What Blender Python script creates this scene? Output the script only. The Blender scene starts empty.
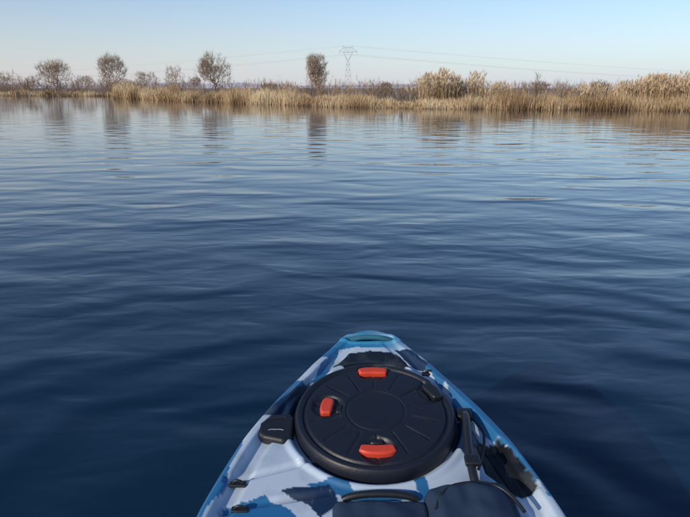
import bpy, bmesh, math, random
import numpy as np
from mathutils import Vector, Matrix, noise
random.seed(4); rng=np.random.default_rng(7)
S=bpy.context.scene
S.view_settings.view_transform='Standard'; S.view_settings.look='None'; S.view_settings.exposure=0
col=S.collection
R=math.radians

# ---------------------------------------------------------------- helpers
def newmat(name):
    m=bpy.data.materials.new(name); m.use_nodes=True
    return m,m.node_tree.nodes,m.node_tree.links,m.node_tree.nodes['Principled BSDF']
def mix(nt,fac,a,b,bt='MIX'):
    n=nt.nodes.new('ShaderNodeMix'); n.data_type='RGBA'; n.blend_type=bt
    for sock,v in ((n.inputs[0],fac),(n.inputs[6],a),(n.inputs[7],b)):
        if hasattr(v,'is_linked') or hasattr(v,'links'): nt.links.new(v,sock)
        else: sock.default_value=v
    return n.outputs[2]
def math_(nt,op,a,b=0.0,c=None):
    n=nt.nodes.new('ShaderNodeMath'); n.operation=op
    for i,v in enumerate((a,b,c)):
        if v is None: continue
        if hasattr(v,'links'): nt.links.new(v,n.inputs[i])
        else: n.inputs[i].default_value=v
    return n.outputs[0]
def empty(name):
    e=bpy.data.objects.new(name,None); col.objects.link(e); return e
def obj(name,me,mat=None,parent=None,smooth=False):
    o=bpy.data.objects.new(name,me); col.objects.link(o)
    if mat: me.materials.append(mat)
    if parent: o.parent=parent
    if smooth:
        me.polygons.foreach_set('use_smooth',[True]*len(me.polygons))
    return o
def simple(name,c,rough=.5,bump=0,bscale=50,var=0.0,spec=.5):
    m,N,L,B=newmat(name)
    B.inputs['Roughness'].default_value=rough
    B.inputs['Specular IOR Level'].default_value=spec
    tc=N.new('ShaderNodeTexCoord')
    nz=N.new('ShaderNodeTexNoise'); nz.inputs['Scale'].default_value=bscale; nz.inputs['Detail'].default_value=6
    L.new(tc.outputs['Object'],nz.inputs['Vector'])
    dark=tuple(v*(1-var) for v in c)+(1,); lite=tuple(min(1,v*(1+var)) for v in c)+(1,)
    L.new(mix(m.node_tree,nz.outputs['Fac'],dark,lite),B.inputs['Base Color'])
    if bump:
        b=N.new('ShaderNodeBump'); b.inputs['Strength'].default_value=.6; b.inputs['Distance'].default_value=bump
        L.new(nz.outputs['Fac'],b.inputs['Height']); L.new(b.outputs[0],B.inputs['Normal'])
    return m

# ---------------------------------------------------------------- world / sun
SUN_EL=22; SUN_AZ=226   # azimuth clockwise from +Y
w=bpy.data.worlds.new("World"); S.world=w; w.use_nodes=True
nt=w.node_tree; N=nt.nodes; L=nt.links
sky=N.new('ShaderNodeTexSky'); sky.sky_type='NISHITA'; sky.sun_disc=False
sky.sun_elevation=R(SUN_EL); sky.sun_rotation=R(SUN_AZ)
sky.air_density=1.0; sky.dust_density=0.4; sky.ozone_density=1.6
bg=N['Background']; bg.inputs[1].default_value=.12
base=mix(nt,1.0,sky.outputs[0],(.92,1.03,1.22,1),'MULTIPLY')
# winter haze lying on the horizon
tc=N.new('ShaderNodeTexCoord'); sx=N.new('ShaderNodeSeparateXYZ'); L.new(tc.outputs['Generated'],sx.inputs[0])
az=math_(nt,'MAXIMUM',sx.outputs[2],0.0)
hz=math_(nt,'MULTIPLY',math_(nt,'POWER',2.718,math_(nt,'MULTIPLY',az,-12.0)),.85)
pk=N.new('ShaderNodeMapRange'); pk.inputs[1].default_value=-.6; pk.inputs[2].default_value=.5; L.new(sx.outputs[0],pk.inputs[0])
hazec=mix(nt,pk.outputs[0],(5.9,5.45,5.9,1),(4.9,5.45,6.5,1))
L.new(mix(nt,hz,base,hazec),bg.inputs[0])
sd=bpy.data.lights.new('sun','SUN'); sd.energy=3.3; sd.angle=R(.5); sd.color=(1,.86,.68)
so=bpy.data.objects.new('sun',sd); col.objects.link(so)
d=Vector((math.sin(R(SUN_AZ))*math.cos(R(SUN_EL)),math.cos(R(SUN_AZ))*math.cos(R(SUN_EL)),math.sin(R(SUN_EL))))
so.rotation_euler=d.to_track_quat('Z','Y').to_euler()
so.location=d*50

# ---------------------------------------------------------------- camera
cd=bpy.data.cameras.new('camera'); cd.sensor_width=36; cd.lens=33.13; cd.clip_start=.05; cd.clip_end=40000
co=bpy.data.objects.new('camera',cd); col.objects.link(co)
co.location=(-.057,0,.90); co.rotation_euler=(R(75),0,0); S.camera=co

# ---------------------------------------------------------------- water
m,N,L,B=newmat('lake_water'); nt=m.node_tree
B.inputs['Base Color'].default_value=(.002,.021,.048,1)
B.inputs['Roughness'].default_value=.05; B.inputs['IOR'].default_value=1.33
geo=N.new('ShaderNodeNewGeometry'); pos=geo.outputs['Position']
def wnoise(sx,sy,detail,rot=0,dist=0,rough=.5):
    mp=N.new('ShaderNodeMapping'); mp.inputs['Scale'].default_value=(sx,sy,1); mp.inputs['Rotation'].default_value=(0,0,R(rot))
    L.new(pos,mp.inputs['Vector'])
    n=N.new('ShaderNodeTexNoise'); n.noise_dimensions='2D'; n.inputs['Scale'].default_value=1; n.inputs['Detail'].default_value=detail
    n.inputs['Distortion'].default_value=dist; n.inputs['Roughness'].default_value=rough
    L.new(mp.outputs[0],n.inputs['Vector']); return n.outputs['Fac']
a=wnoise(1.1,1.9,1.0,rot=24,dist=.3)
b=wnoise(3.6,7.0,1.5,rot=-16,dist=.4)
c=wnoise(13,24,1.5,rot=-8)
patch=wnoise(.10,.22,2,rot=20)
pr=N.new('ShaderNodeMapRange'); pr.inputs[1].default_value=.4; pr.inputs[2].default_value=.62; pr.inputs[3].default_value=.2; pr.inputs[4].default_value=1.0
L.new(patch,pr.inputs[0])
sub=N.new('ShaderNodeVectorMath'); sub.operation='SUBTRACT'; sub.inputs[1].default_value=(0.15,1.0,0); L.new(pos,sub.inputs[0])
ln=N.new('ShaderNodeVectorMath'); ln.operation='LENGTH'; L.new(sub.outputs[0],ln.inputs[0])
rd=ln.outputs['Value']
ph=math_(nt,'ADD',math_(nt,'MULTIPLY',rd,19.0),math_(nt,'MULTIPLY',a,11.0))
ring=math_(nt,'MULTIPLY',math_(nt,'SINE',ph),math_(nt,'POWER',2.0,math_(nt,'MULTIPLY',rd,-.8)))
lee=N.new('ShaderNodeMapRange'); lee.inputs[1].default_value=3; lee.inputs[2].default_value=24; lee.inputs[3].default_value=1; lee.inputs[4].default_value=.11; L.new(rd,lee.inputs[0])
h=math_(nt,'MULTIPLY',math_(nt,'MULTIPLY',a,lee.outputs[0]),.021)
h=math_(nt,'ADD',h,math_(nt,'MULTIPLY',math_(nt,'MULTIPLY',math_(nt,'MULTIPLY',b,pr.outputs[0]),lee.outputs[0]),.0040))
h=math_(nt,'ADD',h,math_(nt,'MULTIPLY',math_(nt,'MULTIPLY',c,pr.outputs[0]),.00045))
h=math_(nt,'ADD',h,math_(nt,'MULTIPLY',ring,.0034))
bp=N.new('ShaderNodeBump'); bp.inputs['Strength'].default_value=1; bp.inputs['Distance'].default_value=1
L.new(h,bp.inputs['Height']); L.new(bp.outputs[0],B.inputs['Normal'])
me=bpy.data.meshes.new('lake_water'); 
me.from_pydata([(-15000,-15000,0),(15000,-15000,0),(15000,15000,0),(-15000,15000,0)],[],[(0,1,2,3)])
obj('lake_water',me,m)

# ---------------------------------------------------------------- land
SX=[-9000,-900,-200,-100,-56,-42,-33,-24.5,-21.5,-18,-12,-5.6,0,4.55,10.5,13.6,16,30,60,150,900,9000]
SY=[900,420,190,122,93,80,77,74,61,57,47,39,32,29.5,28.2,27.2,26.6,28,35,60,200,600]
def shore(x):
    y=np.interp(x,SX,SY)
    return y+ .35*np.sin(np.asarray(x)*1.3)+.25*np.sin(np.asarray(x)*3.1+1)
def landz(t): return np.interp(t,[-1.5,0,.5,2,10,60,400,9000],[-.25,-.02,.1,.2,.3,.4,.6,.6])
xs=np.concatenate([-np.geomspace(9000,70,30),np.linspace(-68,40,330),np.geomspace(42,9000,30)])
ts=[-1.5,0,.5,1.2,2,4,7,10,16,25,40,60,120,300,900,3000,12000]
V=[];F=[]
for t in ts:
    for x in xs:
        V.append((x*(1+max(t,0)/900.),float(shore(x))+t,float(landz(t))+(.04*noise.noise(Vector((x*.7,t,0))) if t>0 else 0)))
n=len(xs)
for j in range(len(ts)-1):
    for i in range(n-1): F.append((j*n+i,j*n+i+1,(j+1)*n+i+1,(j+1)*n+i))
me=bpy.data.meshes.new('ground'); me.from_pydata(V,[],F)
m,N,L,B=newmat('dry_grass_ground'); B.inputs['Roughness'].default_value=.95
tc=N.new('ShaderNodeNewGeometry'); nz=N.new('ShaderNodeTexNoise'); nz.inputs['Scale'].default_value=.6; nz.inputs['Detail'].default_value=8
L.new(tc.outputs['Position'],nz.inputs['Vector'])
L.new(mix(m.node_tree,nz.outputs['Fac'],(.09,.065,.04,1),(.32,.24,.14,1)),B.inputs['Base Color'])
obj('ground',me,m,smooth=True)

# distant hills
V=[];F=[]
hx=np.linspace(-11000,11000,260)
for i,x in enumerate(hx):
    e=max(0,.5+.8*noise.noise(Vector((x*.00045,3.3,0)))+.35*noise.noise(Vector((x*.0016,7,0))))
    z=15+110*e*(1.0 if x<2500 else .4)
    V+= [(x,12500,-5),(x,13000,z*.55),(x,13800,z)]
for i in range(len(hx)-1):
    for k in range(2): F.append((i*3+k,i*3+3+k,i*3+4+k,i*3+1+k))
me=bpy.data.meshes.new('hills'); me.from_pydata(V,[],F)
obj('hills',me,simple('hazy_hills',(.70,.68,.74),1,var=.02,bscale=.002,spec=0),smooth=True)  # pale base colour has the aerial haze painted in

# ---------------------------------------------------------------- blade masses
def veg_mat(name,cols,rough=.8,trans=.0):
    m,N,L,B=newmat(name); B.inputs['Roughness'].default_value=rough
    B.inputs['Specular IOR Level'].default_value=.2
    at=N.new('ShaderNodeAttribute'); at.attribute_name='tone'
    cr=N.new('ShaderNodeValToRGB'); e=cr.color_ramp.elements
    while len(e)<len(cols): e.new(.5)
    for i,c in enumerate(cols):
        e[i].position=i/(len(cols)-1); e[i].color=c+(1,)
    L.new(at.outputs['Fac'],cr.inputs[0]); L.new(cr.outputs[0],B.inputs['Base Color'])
    return m
def blades_mesh(name,base,vec,width,tone,tipw=.0,bend=.15):
    n=len(base); ang=rng.uniform(0,math.pi,n)
    side=np.stack([np.cos(ang),np.sin(ang),np.zeros(n)],1)*(width/2)[:,None]
    ln=np.linalg.norm(vec,axis=1)
    bd=rng.normal(0,1,(n,3))*np.array([1,1,.0])*(ln*bend)[:,None]
    mid=base+vec*.55-bd*.25
    tip=base+vec+bd*.4
    V=np.stack([base-side,base+side,mid+side*.8,mid-side*.8,tip],1).reshape(-1,3)
    idx=np.arange(n)[:,None]*5
    T=(idx+np.array([[0,1,2,0,2,3,3,2,4]])).reshape(-1)
    me=bpy.data.meshes.new(name)
    me.vertices.add(5*n); me.vertices.foreach_set('co',V.astype(np.float32).ravel())
    me.loops.add(9*n); me.loops.foreach_set('vertex_index',T.astype(np.int32))
    me.polygons.add(3*n); me.polygons.foreach_set('loop_start',np.arange(0,9*n,3,dtype=np.int32))
    me.update(calc_edges=True)
    at=me.attributes.new('tone','FLOAT','POINT')
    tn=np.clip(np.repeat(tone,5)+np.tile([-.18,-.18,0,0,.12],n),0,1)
    at.data.foreach_set('value',tn.astype(np.float32))
    return me
def nz1(x,s,k=0): return np.array([noise.noise(Vector((float(v)*s,k*7.7+.3,.5))) for v in x])

def reeds(x0,x1,nr,hbase,tmax,seed=0):
    x=rng.uniform(x0,x1,nr); t=rng.beta(1,1.6,nr)*tmax-.25
    y=shore(x)+t; z=np.maximum(landz(t),-.05)
    cl=np.clip(1+.9*nz1(x,.45,seed)+.6*nz1(x,1.9,seed+1),.35,1.7)
    hh=hbase(x)*cl*rng.uniform(.5,1.15,nr)*(1+.25*np.clip(t/tmax,0,1))
    hh=np.maximum(hh,.12)
    lean=rng.normal(0,.17,(nr,2))*hh[:,None]
    base=np.stack([x,y,z],1); vec=np.stack([lean[:,0],lean[:,1],hh],1)
    tone=np.clip(.58+.6*nz1(x,.6,seed+3)+.35*nz1(x+y,2.5,seed+9)+rng.normal(0,.16,nr),0,1)
    wd=rng.uniform(.012,.028,nr)*(y/35)**.5
    return base,vec,wd,tone
hb=lambda x: np.interp(x,[-60,-26,-24,-20,-12,-6,0,6,13,16,60],[.45,.45,.78,.78,.62,.46,.38,.38,.42,.5,.8])
parts=[reeds(-24.5,2,22000,hb,4.0,0),reeds(2,22,15000,hb,2.4,2),reeds(-75,-24.5,9000,hb,3,4),reeds(22,60,5000,hb,4,5)]
base,vec,wd,tone=[np.concatenate([p[i] for p in parts]) for i in range(4)]
reedm=veg_mat('dry_reed',[(.13,.078,.040),(.33,.215,.115),(.56,.41,.24),(.72,.59,.39)])
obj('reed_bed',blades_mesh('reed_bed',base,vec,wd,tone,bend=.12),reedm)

def plume_clump(cx,cy,rx,ry,hgt,n):
    x=cx+rng.normal(0,rx,n); y=cy+rng.normal(0,ry,n)
    hh=hgt*rng.uniform(.55,1.05,n)*(1-.35*np.clip(np.abs(x-cx)/(2*rx),0,1))
    base=np.stack([x,y,np.full(n,.15)],1); vec=np.stack([rng.normal(0,.09,n)*hh,rng.normal(0,.09,n)*hh,hh],1)
    st=(base,vec,rng.uniform(.012,.026,n),np.clip(rng.normal(.42,.15,n),0,1))
    k=3
    tb=np.repeat(base+vec*.93,k,0)+rng.normal(0,.015,(n*k,3)); tv=np.stack([rng.normal(0.03,.06,n*k),rng.normal(0,.06,n*k),rng.uniform(.10,.24,n*k)],1)
    pl=(tb,tv,rng.uniform(.015,.04,n*k),np.clip(rng.normal(.7,.14,n*k),0,1))
    return [st,pl]
P_=[]
for (cx,cy,rx,ry,hg,n) in [(4.3,34,.45,.6,1.5,330),(5.1,34.5,.4,.6,1.72,330),(5.9,35,.35,.5,1.4,190),(6.9,35,.3,.5,1.62,160),(7.6,33,.4,.6,1.05,120),
    (13.0,30,.5,.7,1.1,300),(13.9,29.5,.4,.7,1.4,380),(14.6,29.3,.5,.8,1.25,340),(15.6,29,.6,.8,1.5,420),(17,29,.8,.8,1.5,340),(19,29.5,1.2,1,1.5,340),(11.6,31,.5,.6,1.0,140),(-3.4,40,.5,.5,1.0,90)]:
    P_+=plume_clump(cx,cy,rx,ry,hg,n)
base,vec,wd,tone=[np.concatenate([p[i] for p in P_]) for i in range(4)]
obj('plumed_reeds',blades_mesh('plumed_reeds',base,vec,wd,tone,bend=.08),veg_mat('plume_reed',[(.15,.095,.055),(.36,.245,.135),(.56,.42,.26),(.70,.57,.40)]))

def shrubs(centres):
    Bs=[];Vs=[];Ws=[];Ts=[]
    for (cx,cy,cz,rad,hgt,n,tn) in centres:
        ns=max(6,n//14)
        az=rng.uniform(0,2*math.pi,ns); sp=rng.uniform(0,1,ns)**.6*rad
        hs=hgt*rng.uniform(.55,1,ns)*(1-.35*(sp/rad)**2)
        sb=np.stack([cx+rng.normal(0,rad*.25,ns),cy+rng.normal(0,rad*.25,ns),np.full(ns,cz)],1)
        sv=np.stack([np.cos(az)*sp,np.sin(az)*sp,hs],1)
        Bs.append(sb);Vs.append(sv);Ws.append(np.full(ns,.02)*(cy/45)**.5);Ts.append(np.clip(rng.normal(tn-.1,.1,ns),0,1))
        k=rng.integers(0,ns,n); f=rng.uniform(.15,1,n)
        tb=sb[k]+sv[k]*f[:,None]
        l=hgt*rng.uniform(.1,.32,n)
        dv=rng.normal(0,.55,(n,3)); dv[:,2]=np.abs(dv[:,2])+.45; dv+= (sv[k]/hgt)*.5; dv/=np.linalg.norm(dv,axis=1)[:,None]
        Bs.append(tb);Vs.append(dv*l[:,None]);Ws.append(rng.uniform(.008,.018,n)*(cy/45)**.5);Ts.append(np.clip(rng.normal(tn,.16,n),0,1))
    return [np.concatenate(q) for q in (Bs,Vs,Ws,Ts)]
C=[]
for x in np.arange(-80,-24,.6):
    xx=x+random.uniform(-.6,.6); y=float(shore(xx))+random.uniform(2,12)
    C.append((xx,y,.3,random.uniform(.8,1.7),max(1,random.uniform(1.2,2.6)+1.3*noise.noise(Vector((xx*.15,1,1)))),190,random.uniform(.3,.9)))
for x in np.arange(-26,0,.5):
    xx=x+random.uniform(-.5,.5); dd=random.uniform(4,18);y=float(shore(xx))+dd
    C.append((xx*(1+dd/60),y,.3,random.uniform(.6,1.2),random.uniform(.8,1.55)*(y/50)**.7*(1+.5*noise.noise(Vector((xx*.3,8,2)))),150,random.uniform(.3,.95)))
for x in np.arange(-4,34,.24):
    xx=x+random.uniform(-.4,.4); dd=random.uniform(1.8,13)
    y=float(shore(xx))+dd
    C.append((xx*(1+dd/40),y,.25,random.uniform(.4,.9),random.uniform(.75,1.4)*(y/36)**.7*(1+.4*noise.noise(Vector((xx*.5,4,2)))),150,random.uniform(.25,1.0)))
a4=shrubs(C)
shm=veg_mat('bare_shrub',[(.08,.054,.040),(.20,.135,.095),(.34,.235,.165),(.47,.36,.26)])
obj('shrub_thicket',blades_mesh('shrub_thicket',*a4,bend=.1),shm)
C=[]
for x in np.arange(-330,330,3.0):
    h_=4.2+2.6*noise.noise(Vector((x*.03,0,0)))+random.uniform(-.8,1.2)
    C.append((x+random.uniform(-2,2),random.uniform(330,420),.4,random.uniform(3,5),max(1.5,h_),150,random.uniform(.3,.8)))
a4=shrubs(C)
a4[2]=a4[2]*2.2
obj('distant_treeline',blades_mesh('distant_treeline',*a4,bend=.1),veg_mat('distant_shrub',[(.22,.17,.16),(.29,.23,.22),(.36,.30,.28),(.42,.36,.33)]))  # haze over the distance is put into these lighter twig colours

# ---------------------------------------------------------------- bare trees
barkm=veg_mat('bark_twigs',[(.07,.048,.038),(.17,.115,.085),(.31,.215,.155),(.44,.33,.24)])
def tree(name,x,y,hgt,wid,seed,low=.18,na=520,rt=.10,tone=.45,thin=.0055,tw=4,open_=0.0):
    """branches grow outwards to points spread through an uneven crown volume"""
    r=np.random.default_rng(seed)
    nl=9; lobes=[(0,0,(low+.98)/2*hgt,wid*.42,(1-low)*hgt*.47)]*3
    for i in range(nl):
        a=r.uniform(0,2*math.pi); q=r.uniform(.12,.28)*wid; zc=r.uniform(low+.25,.80)*hgt
        rr=r.uniform(.15,.25)*wid; lobes.append((q*math.cos(a),q*math.sin(a),zc,rr,rr*hgt/wid*r.uniform(.8,1.2)))
    A=[]
    while len(A)<na:
        l=lobes[r.integers(0,len(lobes))]; v=r.normal(0,1,3); v/=np.linalg.norm(v); v*=r.uniform(.2,1)**.45
        p=np.array([l[0]+v[0]*l[3],l[1]+v[1]*l[3],l[2]+v[2]*l[4]])
        if low*hgt*.7<p[2]<hgt*.96: A.append(p)
    A=np.array(A); fork=np.array([0,0,low*hgt])
    A=A[np.argsort(np.linalg.norm(A-fork,axis=1))]
    arr=np.zeros((na*4+10,3)); arr[1]=(.01,0,low*hgt*.5); arr[2]=fork; cnt=3; par=[-1,0,1]
    for p in A:
        dv=p-arr[2:cnt]; dist=np.linalg.norm(dv,axis=1)
        pen=dist*(1+.9*np.clip(-(dv[:,2])/(dist+1e-6)+.25,0,1.2))
        k=int(np.argmin(pen))+2; L_=dist[k-2]; ns=max(1,min(4,int(L_/(hgt*.06))))
        s=arr[k].copy(); last=k
        for j in range(1,ns+1):
            f=j/ns; q=s+(p-s)*f; q[2]-= .10*L_*math.sin(f*math.pi)*.7
            q+=r.normal(0,.02*L_,3)*(j<ns)
            if cnt>=len(arr): break
            arr[cnt]=q; par.append(last); last=cnt; cnt+=1
    wgt=np.ones(cnt)
    for i in range(cnt-1,0,-1): wgt[par[i]]+=wgt[i]
    rad=np.maximum(thin*1.15,rt*(wgt/wgt[0])**.48)
    rad[0]*=1.25
    P0=[];P1=[];R0=[];R1=[]
    for i in range(1,cnt):
        P0.append(arr[par[i]]);P1.append(arr[i]);R0.append(rad[i] if par[i]>1 else rad[par[i]]);R1.append(rad[i]*.9)
    for i in range(3,cnt):
        if wgt[i]<16:
            out=arr[i]-np.array([0,0,low*hgt]); out/=np.linalg.norm(out)+1e-6
            for k in range(tw):
                dv=out*.6+np.array([0,0,.5])+r.normal(0,.5,3); dv/=np.linalg.norm(dv)
                l=hgt*r.uniform(.04,.12); m1=arr[i]+dv*l*.5; dv2=dv+r.normal(0,.25,3)+np.array([0,0,.15]); m2=m1+dv2*l*.5
                P0+=[arr[i],m1];P1+=[m1,m2];R0+=[thin,thin*.75];R1+=[thin*.75,thin*.4]
    p0=np.array(P0);p1=np.array(P1);r0=np.array(R0);r1=np.array(R1)
    dv=p1-p0; dv/= (np.linalg.norm(dv,axis=1)[:,None]+1e-9)
    ref=np.where(np.abs(dv[:,2:3])>.9,np.array([[1.,0,0]]),np.array([[0,0,1.]]))
    u=np.cross(dv,ref); u/=np.linalg.norm(u,axis=1)[:,None]; v=np.cross(dv,u)
    K=3; rings=[]
    for pp,rr in ((p0,r0),(p1,r1)):
        for k in range(K):
            an=2*math.pi*k/K; rings.append(pp+(u*math.cos(an)+v*math.sin(an))*rr[:,None])
    V=np.stack(rings,1).reshape(-1,3); n=len(p0)
    F=np.array([[k,(k+1)%K,K+(k+1)%K,K+k] for k in range(K)]).reshape(1,-1)+np.arange(n)[:,None]*2*K
    me=bpy.data.meshes.new(name)
    me.vertices.add(len(V)); me.vertices.foreach_set('co',V.astype(np.float32).ravel())
    me.loops.add(4*K*n); me.loops.foreach_set('vertex_index',F.astype(np.int32).ravel())
    me.polygons.add(K*n); me.polygons.foreach_set('loop_start',np.arange(0,4*K*n,4,dtype=np.int32))
    me.update(calc_edges=True)
    at=me.attributes.new('tone','FLOAT','POINT')
    tn=np.clip(tone+.25*(rng.normal(0,.5,n))-.15*(r0>.03),0,1)
    at.data.foreach_set('value',np.repeat(tn,2*K).astype(np.float32))
    o=obj(name,me,barkm); o.location=(x,y,.25); return o
def TX(px,Y): return (px-345)/635*.9665*Y-.057
def zt(py,Y): return .9+(88.4-py)*.00147*Y-.25
specs=[ # bearing, top, width, distance, seed
 (10,69,36,92,1),(56,59,42,88,2),(113,53,34,85,3),(148,71,30,84,4),(175,64,27,68,5),(215,51,39,72,6),(318,54,27,58,7),(34,74,28,90,8),(84,75,26,88,9),(194,76,22,74,10),(600,79,28,52,11),(540,81,26,50,12),(385,81,22,50,13),(270,82,22,60,14),(130,78,22,86,15),(-20,66,40,94,16)]
for (px,tp,wp,Y,sd_) in specs:
    hg=zt(tp,Y); wd_=wp*.00147*Y
    big=sd_ in (2,3,6,7,16); sparse=sd_==5
    tree('bare_tree',TX(px,Y),Y,hg,wd_,sd_,low=.16 if big else .10,na=760 if big else (260 if sparse else 360),rt=.13 if big else .06,tone=.85 if sparse else (.78 if sd_==7 else .68),thin=.0074 if big else .0065,tw=5 if not sparse else 4)

# ---------------------------------------------------------------- pylons
steel=simple('galvanised_steel',(.46,.47,.50),.6,var=.1)
def pylon(x,y,H=19.0,rot=0):
    bm=bmesh.new()
    def bar(a,b,r=.085):
        r*=.72
        a=Vector(a);b=Vector(b); dr=b-a
        M=Matrix.Translation((a+b)/2)@dr.to_track_quat('Z','Y').to_matrix().to_4x4()
        bmesh.ops.create_cone(bm,segments=4,radius1=r,radius2=r,depth=dr.length,matrix=M)
    lv=[0,3,6,8.5,10.8,12.8]; wd=[1.9,1.55,1.2,.95,.72,.5]
    def c4(i): return [(sx*wd[i],sy*wd[i],lv[i]) for sx,sy in((-1,-1),(1,-1),(1,1),(-1,1))]
    for i in range(len(lv)-1):
        A=c4(i);B_=c4(i+1)
        for k in range(4):
            bar(A[k],B_[k],.11); bar(A[k],B_[(k+1)%4],.06); bar(A[(k+1)%4],B_[k],.06); bar(B_[k],B_[(k+1)%4],.06)
    for sy in(-.5,.5):
        for sx in(-1,1):
            bar((sx*.5,sy,12.8),(sx*2.1,sy*.7,16.2),.1); bar((sx*2.1,sy*.7,16.2),(sx*1.6,0,18.2),.09)
            bar((sx*2.1,sy*.7,16.2),(sx*4.0,0,16.6),.08); bar((sx*1.6,0,18.2),(sx*4.0,0,16.6),.07)
            bar((sx*1.6,0,18.2),(sx*2.6,0,19),.08)
            bar((sx*.5,sy,12.8),(sx*1.3,sy,16.2),.05); bar((sx*1.2,sy,14.4),(sx*.0,sy,12.8),.05)
        bar((-2.1,sy*.7,16.2),(2.1,sy*.7,16.2),.08); bar((-1.6,0,18.2),(1.6,0,18.2),.08)
        for k in range(4): bar((-1.6+.8*k,0,18.2 if k%2 else 16.2),(-.8+.8*k,0,16.2 if k%2 else 18.2),.05)
    for xx in(-3.9,0,3.9): bar((xx,0,16.5),(xx,0,15.2),.09)
    me=bpy.data.meshes.new('electricity_pylon'); bm.to_mesh(me); bm.free()
    o=obj('electricity_pylon',me,steel); o.location=(x,y,.4); o.rotation_euler[2]=rot; return o
PY=[(-640,900),(1.3,300),(720,880)]
for (x,y),r in zip(PY,(R(35),0,R(-35))): pylon(x,y,rot=r)
cu=bpy.data.curves.new('power_lines','CURVE'); cu.dimensions='3D'; cu.bevel_depth=.013; cu.bevel_resolution=0
for (a,b_) in ((PY[0],PY[1]),(PY[1],PY[2])):
    for off,z in ((-3.9,15.6),(0,15.6),(3.9,15.6),(-2.6,19.4),(2.6,19.4)):
        sp=cu.splines.new('POLY'); K=40; sp.points.add(K)
        for k in range(K+1):
            f=k/K; sp.points[k].co=(a[0]+(b_[0]-a[0])*f+off,a[1]+(b_[1]-a[1])*f,z-(9 if z<18 else 7)*4*f*(1-f)*.9,1)
o=bpy.data.objects.new('power_lines',cu); col.objects.link(o); cu.materials.append(simple('wire',(.30,.30,.32),.5))

# ================================================================ KAYAK
kayak=empty('kayak')
TH=R(12); cT,sT=math.cos(TH),math.sin(TH); H=.82
def zplane(u): 
    if u>=.7: return .9+u*sT-H*cT
    z7=.9+.7*sT-H*cT; dU=min(.7-u,.5)
    z=z7-.2079*(dU-dU*dU/(2*.5))
    if u<-1.0: z+=.12*((-1.0-u)/.9)**2
    return z
def P(x,u,h=0):
    return Vector((x,u*cT+H*sT-h*(sT if u>.5 else sT*max(0,u/.5)),zplane(u)+h*cT))
tt=np.linspace(0,1.9,800)
hw_=np.interp(tt,[0,.05,.1,.17,.295,.423,.517,.6,.675,.727,.9,1.1,1.33,1.6,1.77,1.9],[0,.026,.047,.070,.105,.156,.207,.250,.280,.300,.338,.362,.372,.35,.30,.3])
ker=np.exp(-np.linspace(-2,2,41)**2); ker/=ker.sum()
hp=np.pad(hw_,20,mode='reflect',reflect_type='odd'); hw_=np.convolve(hp,ker,'valid')
def HW(u):
    v=float(np.interp(math.sqrt(max(0,1.242-u)),tt,hw_))
    q=(u+1.9)/.9
    if q<1: v*=max(0,(1-(1-max(q,0))**2.4))**.6
    return max(v,.0005)
def ss(a,b,x):
    x=min(1,max(0,(x-a)/(b-a))); return x*x*(3-2*x)
HC=(0,.937); HR=.153
def inpoly(x,y,pl):
    c=False; j=len(pl)-1
    for i in range(len(pl)):
        xi,yi=pl[i];xj,yj=pl[j]
        if (yi>y)!=(yj>y) and x<(xj-xi)*(y-yi)/(yj-yi)+xi: c=not c
        j=i
    return c
WELL=[(.178,.868),(.225,.885),(.255,.83),(.268,.76),(.222,.75),(.18,.80)]
def dseg(x,y,pl):
    best=9
    for i in range(len(pl)):
        a=pl[i-1];b=pl[i]; dx=b[0]-a[0];dy=b[1]-a[1]
        t=max(0,min(1,((x-a[0])*dx+(y-a[1])*dy)/(dx*dx+dy*dy))); best=min(best,math.hypot(x-a[0]-t*dx,y-a[1]-t*dy))
    return best
def deck_h(x,u,hw):
    dd=hw-abs(x); h=0
    h-=.022*(1-min(dd/.018,1))**2
    big=ss(.05,.16,hw)
    h+=.010*ss(.0,.012,dd)*(1-ss(.026,.036,dd))*big
    h-=.006*ss(.028,.04,dd)*big
    if u>.68: h+=.007*ss(.055,.065,dd)*big
    e=math.hypot(x/.052,(u-1.205)/.0125)
    h-=.05*(1-ss(.8,1.08,e)); h+=.005*(1-ss(0,.35,abs(e-1.3)))
    r=math.hypot(x,u-HC[1])
    h-=.012*(1-ss(HR+.004,HR+.012,r)); h+=.006*(1-ss(0,.012,abs(r-HR-.018)))
    if .7<u<.92 and x>.15:
        if inpoly(x,u,WELL): h-=.016*ss(0,.012,dseg(x,u,WELL))
    if -.26<x<-.08 and .66<u<.86:
        h-=.006*(1-ss(0.003,.010,abs((u-.80)-.35*(x+.2))))
        h-=.006*(1-ss(0.003,.010,abs((u-.735)-.2*(x+.2))))
    if u<.68: 
        k=ss(0,.09,.66-u)*ss(0,.09,u+.75)
        h-=.085*k*ss(.06,.10,dd)
        k2=ss(0,.06,-.95-u)*ss(0,.08,u+1.6); h-=.07*k2*ss(.06,.09,dd)
    return h
LIGHT=np.array((.47,.57,.68)); BLUE=np.array((.020,.14,.32)); CYAN=np.array((.03,.24,.44)); NAVY=np.array((.008,.026,.07)); BLK=np.array((.006,.008,.013))
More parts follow.
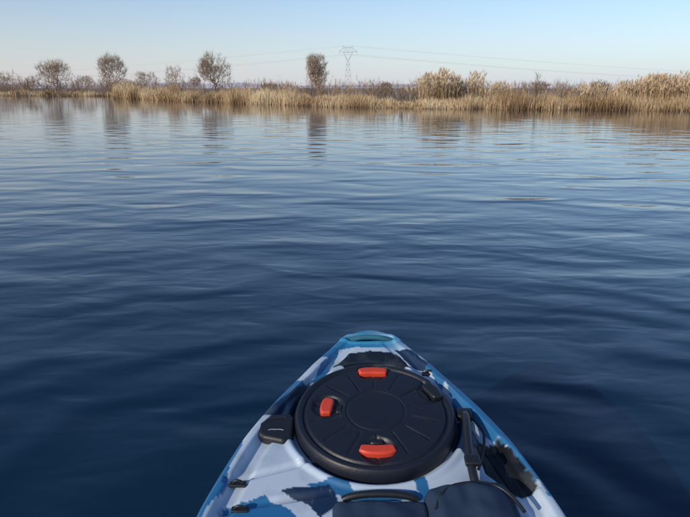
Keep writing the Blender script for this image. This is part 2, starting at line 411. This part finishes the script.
SPL=[
 (CYAN,[(-.2,1.15),(-.085,1.15),(-.03,1.175),(.03,1.17),(.08,1.16),(.3,1.15),(.3,1.3),(-.3,1.3)]),
 (BLUE,[(-.13,1.17),(-.07,1.16),(-.09,1.08),(-.13,1.05),(-.15,1.00),(-.17,.94),(-.25,.93),(-.24,1.0)]),
 (LIGHT,[(-.11,1.12),(-.095,1.12),(-.14,1.035),(-.165,1.04)]),
 (NAVY,[(-.195,.975),(-.13,1.045),(-.12,.94),(-.18,.925),(-.22,.94)]),
 (BLUE,[(-.34,.93),(-.245,.90),(-.24,.87),(-.250,.80),(-.262,.74),(-.28,.68),(-.36,.68)]),
 (BLK,[(-.082,1.10),(-.05,1.148),(.003,1.16),(.055,1.148),(.088,1.10),(.03,1.07),(-.03,1.07)]),
 (NAVY,[(.055,1.165),(.10,1.15),(.135,1.10),(.115,1.085),(.07,1.13)]),
 (BLUE,[(.13,1.12),(.17,1.06),(.145,1.03),(.11,1.09)]),
 (BLUE,[(.155,1.06),(.30,.97),(.33,.80),(.262,.77),(.235,.87),(.19,.91),(.160,.96)]),
 (LIGHT,[(.20,.99),(.212,.985),(.262,.86),(.25,.85)]),
 (CYAN,[(.255,.87),(.33,.86),(.35,.74),(.280,.74)]),
 (NAVY,[(.15,.95),(.185,.90),(.20,.86),(.17,.83),(.14,.86)]),
 (BLK,WELL),
 (BLUE,[(-.12,.775),(-.06,.795),(.07,.788),(.09,.74),(-.02,.735)]),
 (LIGHT,[(-.05,.782),(.05,.780),(.06,.758),(-.04,.762)]),
 (NAVY,[(-.165,.765),(-.08,.776),(-.062,.735),(-.10,.70),(-.135,.74)]),
 (BLUE,[(-.25,.73),(-.19,.76),(-.15,.72),(-.12,.68),(-.22,.66)]),
]
def camo(x,u,under):
    wv=noise.noise_vector(Vector((x*16,u*16,under)))*.013+noise.noise_vector(Vector((x*60,u*60,under)))*.0012
    X=x+wv[0];U=u+wv[1]
    if u>.69 and not under:
        c=LIGHT
        for cc,pl in SPL:
            if inpoly(X,U,pl): c=cc
        k=noise.noise(Vector((x*9,u*14,5)))
        if c is LIGHT: c=LIGHT*(1-.45*max(0,k))+BLUE*.45*max(0,k)
        if c is CYAN: c=CYAN*(1-max(0,k)*1.3)+LIGHT*max(0,k)*1.3 if k>0 else CYAN*(1+k)+BLUE*(-k)
        return c
    k=noise.noise(Vector((X*5,U*3.2,3+under)))
    return NAVY if k<-.22 else (LIGHT if k<.1 else BLUE)
us=list(1.242-np.linspace(0,1,60)**2*.1)+list(np.linspace(1.139,.62,190))+list(np.linspace(.60,-1.72,150))+list(-1.9+np.linspace(1,0,24)**2*.17)
ND=190; NB=13
V=[];F=[];Cc=[]
for u in us:
    hw=HW(u); t=1.242-u
    zk=-.11+.30*math.exp(-t/.16)+.22*math.exp(-(u+1.9)/.16)
    for i in range(ND+1):
        s=-math.cos(math.pi*i/ND) if hw<.03 else (-1+2*i/ND)
        x=s*hw; h=deck_h(x,u,hw); V.append(P(x,u,h)); Cc.append(camo(x,u,0))
    pe=V[-1].copy()
    zk=min(zk,pe.z-.04)
    for j in range(1,2*NB):
        q=j/NB; sgn=1 if j<NB else -1
        if j>NB: q=2-q
        xx=sgn*hw*((1-q**2.6)**.8+ .012*math.sin(q*3.14)) if j!=NB else 0
        zz=pe.z+(zk-pe.z)*q**.75
        V.append(Vector((xx,pe.y+ -.10*q*math.exp(-t/.1)*hw*4,zz))); Cc.append(camo(xx,u,1) if q>.12 else camo(sgn*hw*.98,u,0))
RN=ND+2*NB
for r in range(len(us)-1):
    for i in range(RN):
        a=r*RN+i;b=r*RN+(i+1)%RN
        F.append((a,b,b+RN,a+RN))
F.append(tuple(range(RN))[::-1]); F.append(tuple((len(us)-1)*RN+i for i in range(RN)))
me=bpy.data.meshes.new('hull'); me.from_pydata([tuple(v) for v in V],[],F)
ca=me.color_attributes.new('camo','FLOAT_COLOR','POINT')
ca.data.foreach_set('color',np.concatenate([np.array(Cc),np.ones((len(Cc),1))],1).astype(np.float32).ravel())
bm=bmesh.new(); bm.from_mesh(me); bmesh.ops.recalc_face_normals(bm,faces=bm.faces); bm.to_mesh(me); bm.free()
m,N,L,B=newmat('camo_polyethylene'); nt=m.node_tree
at=N.new('ShaderNodeAttribute'); at.attribute_name='camo'
geo=N.new('ShaderNodeNewGeometry')
n1=N.new('ShaderNodeTexNoise'); n1.inputs['Scale'].default_value=18; n1.inputs['Detail'].default_value=8; L.new(geo.outputs['Position'],n1.inputs['Vector'])
n2=N.new('ShaderNodeTexNoise'); n2.inputs['Scale'].default_value=600; n2.inputs['Detail'].default_value=2; L.new(geo.outputs['Position'],n2.inputs['Vector'])
mr=N.new('ShaderNodeMapRange'); mr.inputs[1].default_value=.5; mr.inputs[2].default_value=.75; mr.inputs[3].default_value=0; mr.inputs[4].default_value=.35; L.new(n1.outputs['Fac'],mr.inputs[0])
c1=mix(nt,mr.outputs[0],at.outputs['Color'],(.12,.14,.15,1))
mp=N.new('ShaderNodeMapping'); mp.inputs['Scale'].default_value=(260,22,60); mp.inputs['Rotation'].default_value=(0,0,.5); L.new(geo.outputs['Position'],mp.inputs['Vector'])
n3=N.new('ShaderNodeTexNoise'); n3.inputs['Scale'].default_value=1; n3.inputs['Detail'].default_value=3; L.new(mp.outputs[0],n3.inputs['Vector'])
mr3=N.new('ShaderNodeMapRange'); mr3.inputs[1].default_value=.66; mr3.inputs[2].default_value=.74; mr3.inputs[3].default_value=0; mr3.inputs[4].default_value=.2; L.new(n3.outputs['Fac'],mr3.inputs[0])
L.new(mix(nt,mr3.outputs[0],c1,(.25,.28,.31,1)),B.inputs['Base Color'])
mr2=N.new('ShaderNodeMapRange'); mr2.inputs[3].default_value=.25; mr2.inputs[4].default_value=.55; L.new(n1.outputs['Fac'],mr2.inputs[0]); L.new(mr2.outputs[0],B.inputs['Roughness'])
bp=N.new('ShaderNodeBump'); bp.inputs['Strength'].default_value=.35; bp.inputs['Distance'].default_value=.0006
L.new(n2.outputs['Fac'],bp.inputs['Height']); L.new(bp.outputs[0],B.inputs['Normal'])
obj('hull',me,m,kayak,smooth=True)

blackp=simple('black_plastic',(.012,.014,.018),.42,bump=.0004,bscale=400,var=.3)
lidm=simple('hatch_plastic',(.009,.012,.021),.46,bump=.0005,bscale=260,var=.45)
redp=simple('orange_red_plastic',(.62,.06,.028),.42,bump=.0003,bscale=300,var=.12)
fabric=simple('navy_fabric',(.010,.030,.068),.9,bump=.001,bscale=500,var=.4)
logom=simple('pale_print',(.35,.38,.42),.6)

def lid_h(r,th):
    h=.014
    h+=.008*math.sqrt(max(0,1-r*r))
    h-=.005*(1-ss(0,.03,abs(r-.88)))
    h+=.002*ss(.91,.93,r)
    h-=.003*(1-ss(0,.02,abs(r-.36)))
    a=(th*14/(2*math.pi))%1; dr=abs(a-.5)*2*math.pi/14*r
    if .40<r<.82: h-=.0035*(1-ss(.006,.016,dr))*ss(.4,.45,r)*(1-ss(.77,.82,r))
    for (lr,la) in LT:
        q=math.hypot(r*math.cos(th)-lr*math.cos(la),r*math.sin(th)-lr*math.sin(la))
        h-=.007*(1-ss(.17,.22,q))
    if r>.955: h-=.012*((r-.955)/.045)**2
    return h
LT=[(.80,R(90)),(.60,R(171)),(.655,R(-90)),(.86,R(28))]
NR=90;NT=240;V=[P(0,HC[1],lid_h(0,0))];F=[]
for j in range(1,NR+1):
    r=j/NR
    for k in range(NT):
        th=2*math.pi*k/NT; V.append(P(r*HR*math.cos(th),HC[1]+r*HR*math.sin(th),lid_h(r,th)))
for k in range(NT): V.append(P(1.0*HR*math.cos(2*math.pi*k/NT),HC[1]+HR*math.sin(2*math.pi*k/NT),-.02))
for k in range(NT): F.append((0,1+k,1+(k+1)%NT))
for j in range(NR):
    for k in range(NT):
        a=1+j*NT+k;b=1+j*NT+(k+1)%NT; F.append((a,a+NT,b+NT,b))
me=bpy.data.meshes.new('hatch_lid'); me.from_pydata([tuple(v) for v in V],[],F); obj('hatch_lid',me,lidm,kayak,smooth=True)
def arc_tab(name,r0,r1,a,half,mat,h0=.010,h1=.0235):
    K=14; V=[];F=[]
    for lay,(hh,ins) in enumerate(((h0,0),(h1-.003,0),(h1,.0025))):
        for k in range(K+1):
            f=k/K*2-1; aw=half-ins/((r0+r1)/2)
            th=a+aw*f; rd=(1-.35*abs(f)**4)
            rm=(r0+r1)/2; hr=((r1-r0)/2-ins)*rd
            for rr in (rm-hr,rm+hr): V.append(P(rr*math.cos(th),HC[1]+rr*math.sin(th),hh))
    n=2*(K+1)
    for l in range(2):
        for k in range(K):
            F.append((l*n+2*k,l*n+2*k+2,l*n+n+2*k+2,l*n+n+2*k)); F.append((l*n+2*k+1,l*n+n+2*k+1,l*n+n+2*k+3,l*n+2*k+3))
        F.append((l*n,l*n+n,l*n+n+1,l*n+1)); F.append((l*n+2*K,l*n+2*K+1,l*n+n+2*K+1,l*n+n+2*K))
    for k in range(K): F.append((2*n+2*k,2*n+2*k+2,2*n+2*k+3,2*n+2*k+1))
    me=bpy.data.meshes.new(name); me.from_pydata([tuple(v) for v in V],[],F)
    o=obj(name,me,mat,kayak); bm=bmesh.new(); bm.from_mesh(me); bmesh.ops.recalc_face_normals(bm,faces=bm.faces); bm.to_mesh(me); bm.free()
    bv=o.modifiers.new('b','BEVEL'); bv.width=.0015; bv.segments=2; bv.limit_method='ANGLE'
    return o
arc_tab('latch_1',.114,.134,R(90),.235,redp)
arc_tab('latch_2',.081,.105,R(171),.23,redp)
arc_tab('latch_3',.091,.113,R(-90),.31,redp)
arc_tab('latch_4',.118,.142,R(28),.18,blackp)
for i,(lr,la) in enumerate(LT):
    arc_tab('latch_hinge_%d'%(i+1),lr*HR-.030,lr*HR-.016,la,.16,blackp,.008,.018)

def rbox(name,x,u,h,sx,su,sh,mat,bev=.006,rz=0,seg=4,wr=0):
    bm=bmesh.new(); bmesh.ops.create_cube(bm,size=1)
    for v in bm.verts:
        v.co.x*=sx; v.co.y*=su; v.co.z*=sh
    bmesh.ops.bevel(bm,geom=bm.edges[:],offset=bev,segments=seg,profile=.5,affect='EDGES')
    if wr:
        bmesh.ops.subdivide_edges(bm,edges=[e for e in bm.edges if e.calc_length()>.02],cuts=14,use_grid_fill=True)
        for v in bm.verts:
            v.co.z+=(wr*noise.noise(Vector((v.co.x*22,v.co.y*30,x)))+wr*.5*noise.noise(Vector((v.co.x*60,v.co.y*25,x+3)))-.12*sh*((v.co.x/sx*2)**2+(v.co.y/su*2)**2))*(1 if v.co.z>0 else 0)
    me=bpy.data.meshes.new(name); bm.to_mesh(me); bm.free()
    o=obj(name,me,mat,kayak,smooth=True)
    o.matrix_world=Matrix.Translation(P(x,u,h))@Matrix.Rotation(TH if u>.5 else 0,4,'X')@Matrix.Rotation(rz,4,'Z'); return o
def tube(name,pts,r,mat,flat=False):
    cu=bpy.data.curves.new(name,'CURVE'); cu.dimensions='3D'; cu.bevel_depth=r; cu.bevel_resolution=4; cu.use_fill_caps=True
    sp=cu.splines.new('NURBS'); sp.points.add(len(pts)-1); sp.use_endpoint_u=True; sp.order_u=3; sp.resolution_u=10
    for p,q in zip(sp.points,pts): p.co=(*P(*q),1)
    o=bpy.data.objects.new(name,cu); col.objects.link(o); cu.materials.append(mat); o.parent=kayak; return o
pad=[(-.218,.915),(-.198,.940),(-.162,.945),(-.151,.93),(-.152,.878),(-.168,.868),(-.205,.878),(-.217,.888)]
bm=bmesh.new()
lo=[bm.verts.new(P(x,u,-.006)) for x,u in pad]; 
hi=[bm.verts.new(P(x,u,.006)) for x,u in pad]
cxp=sum(p[0] for p in pad)/8; cup=sum(p[1] for p in pad)/8
tp=[bm.verts.new(P(cxp+(x-cxp)*.86,cup+(u-cup)*.86,.011)) for x,u in pad]
for A,B_ in((lo,hi),(hi,tp)):
    for k in range(8): bm.faces.new((A[k],A[(k+1)%8],B_[(k+1)%8],B_[k]))
bm.faces.new(tp); bmesh.ops.recalc_face_normals(bm,faces=bm.faces)
me=bpy.data.meshes.new('holder_cover'); bm.to_mesh(me); bm.free()
o=obj('holder_cover',me,blackp,kayak); bv=o.modifiers.new('b','BEVEL'); bv.width=.003; bv.segments=3; bv.limit_method='ANGLE'
tube('cover_print',[(-.198,.895,.0105),(-.192,.898,.0105),(-.185,.896,.0105),(-.178,.898,.0105),(-.170,.895,.0105)],.0010,logom)
tube('cover_ridge',[(-.204,.922,.011),(-.186,.93,.011),(-.167,.93,.011)],.002,blackp)
tube('side_handle',[(.170,.945,0),(.170,.938,.016),(.166,.90,.024),(.158,.84,.027),(.155,.79,.025),(.157,.755,.018),(.162,.735,.0)],.0075,blackp)
rbox('handle_mount_1',.170,.945,.004,.030,.026,.016,blackp,.005)
rbox('handle_mount_2',.162,.735,.006,.030,.028,.020,blackp,.005)
tube('handle_cord',[(.175,.945,.006),(.20,.91,.004),(.195,.87,.002),(.183,.83,.004),(.17,.80,.010)],.0025,blackp)
rbox('buckle',.158,.80,.030,.026,.022,.010,blackp,.003)
rbox('gear_pouch',.148,.690,.008,.145,.15,.055,fabric,.025,rz=.10,seg=6,wr=.010)
tube('pouch_piping',[(.085,.70,.028),(.095,.742,.026),(.15,.757,.028),(.205,.748,.024),(.222,.70,.022)],.003,blackp)
rbox('footrest_pad',.0,.665,.002,.155,.14,.032,fabric,.014,seg=5,wr=.006)
tube('footrest_bar',[(-.06,.742,.002),(-.045,.745,.012),(.045,.745,.012),(.06,.742,.002)],.006,blackp)
for i,(x,u) in enumerate([(-.236,.775),(-.225,.722),(.118,1.075)]):
    tube('pad_eye_%d'%i,[(x-.010,u,.0),(x-.007,u,.010),(x+.007,u,.010),(x+.010,u,.0)],.0022,blackp)
    rbox('pad_eye_base_%d'%i,x,u,.001,.028,.011,.006,blackp,.002)
tube('bow_handle',[(-.05,1.206,-.006),(-.03,1.207,.002),(0,1.208,.004),(.03,1.207,.002),(.05,1.206,-.006)],.006,simple('teal_webbing',(.02,.13,.2),.8,var=.3))
rbox('seat',0,-.38,-.055,.42,.40,.05,fabric,.02)
o=rbox('seat_back',0,-.60,.09,.42,.06,.30,fabric,.025); o.rotation_euler[0]=R(14)
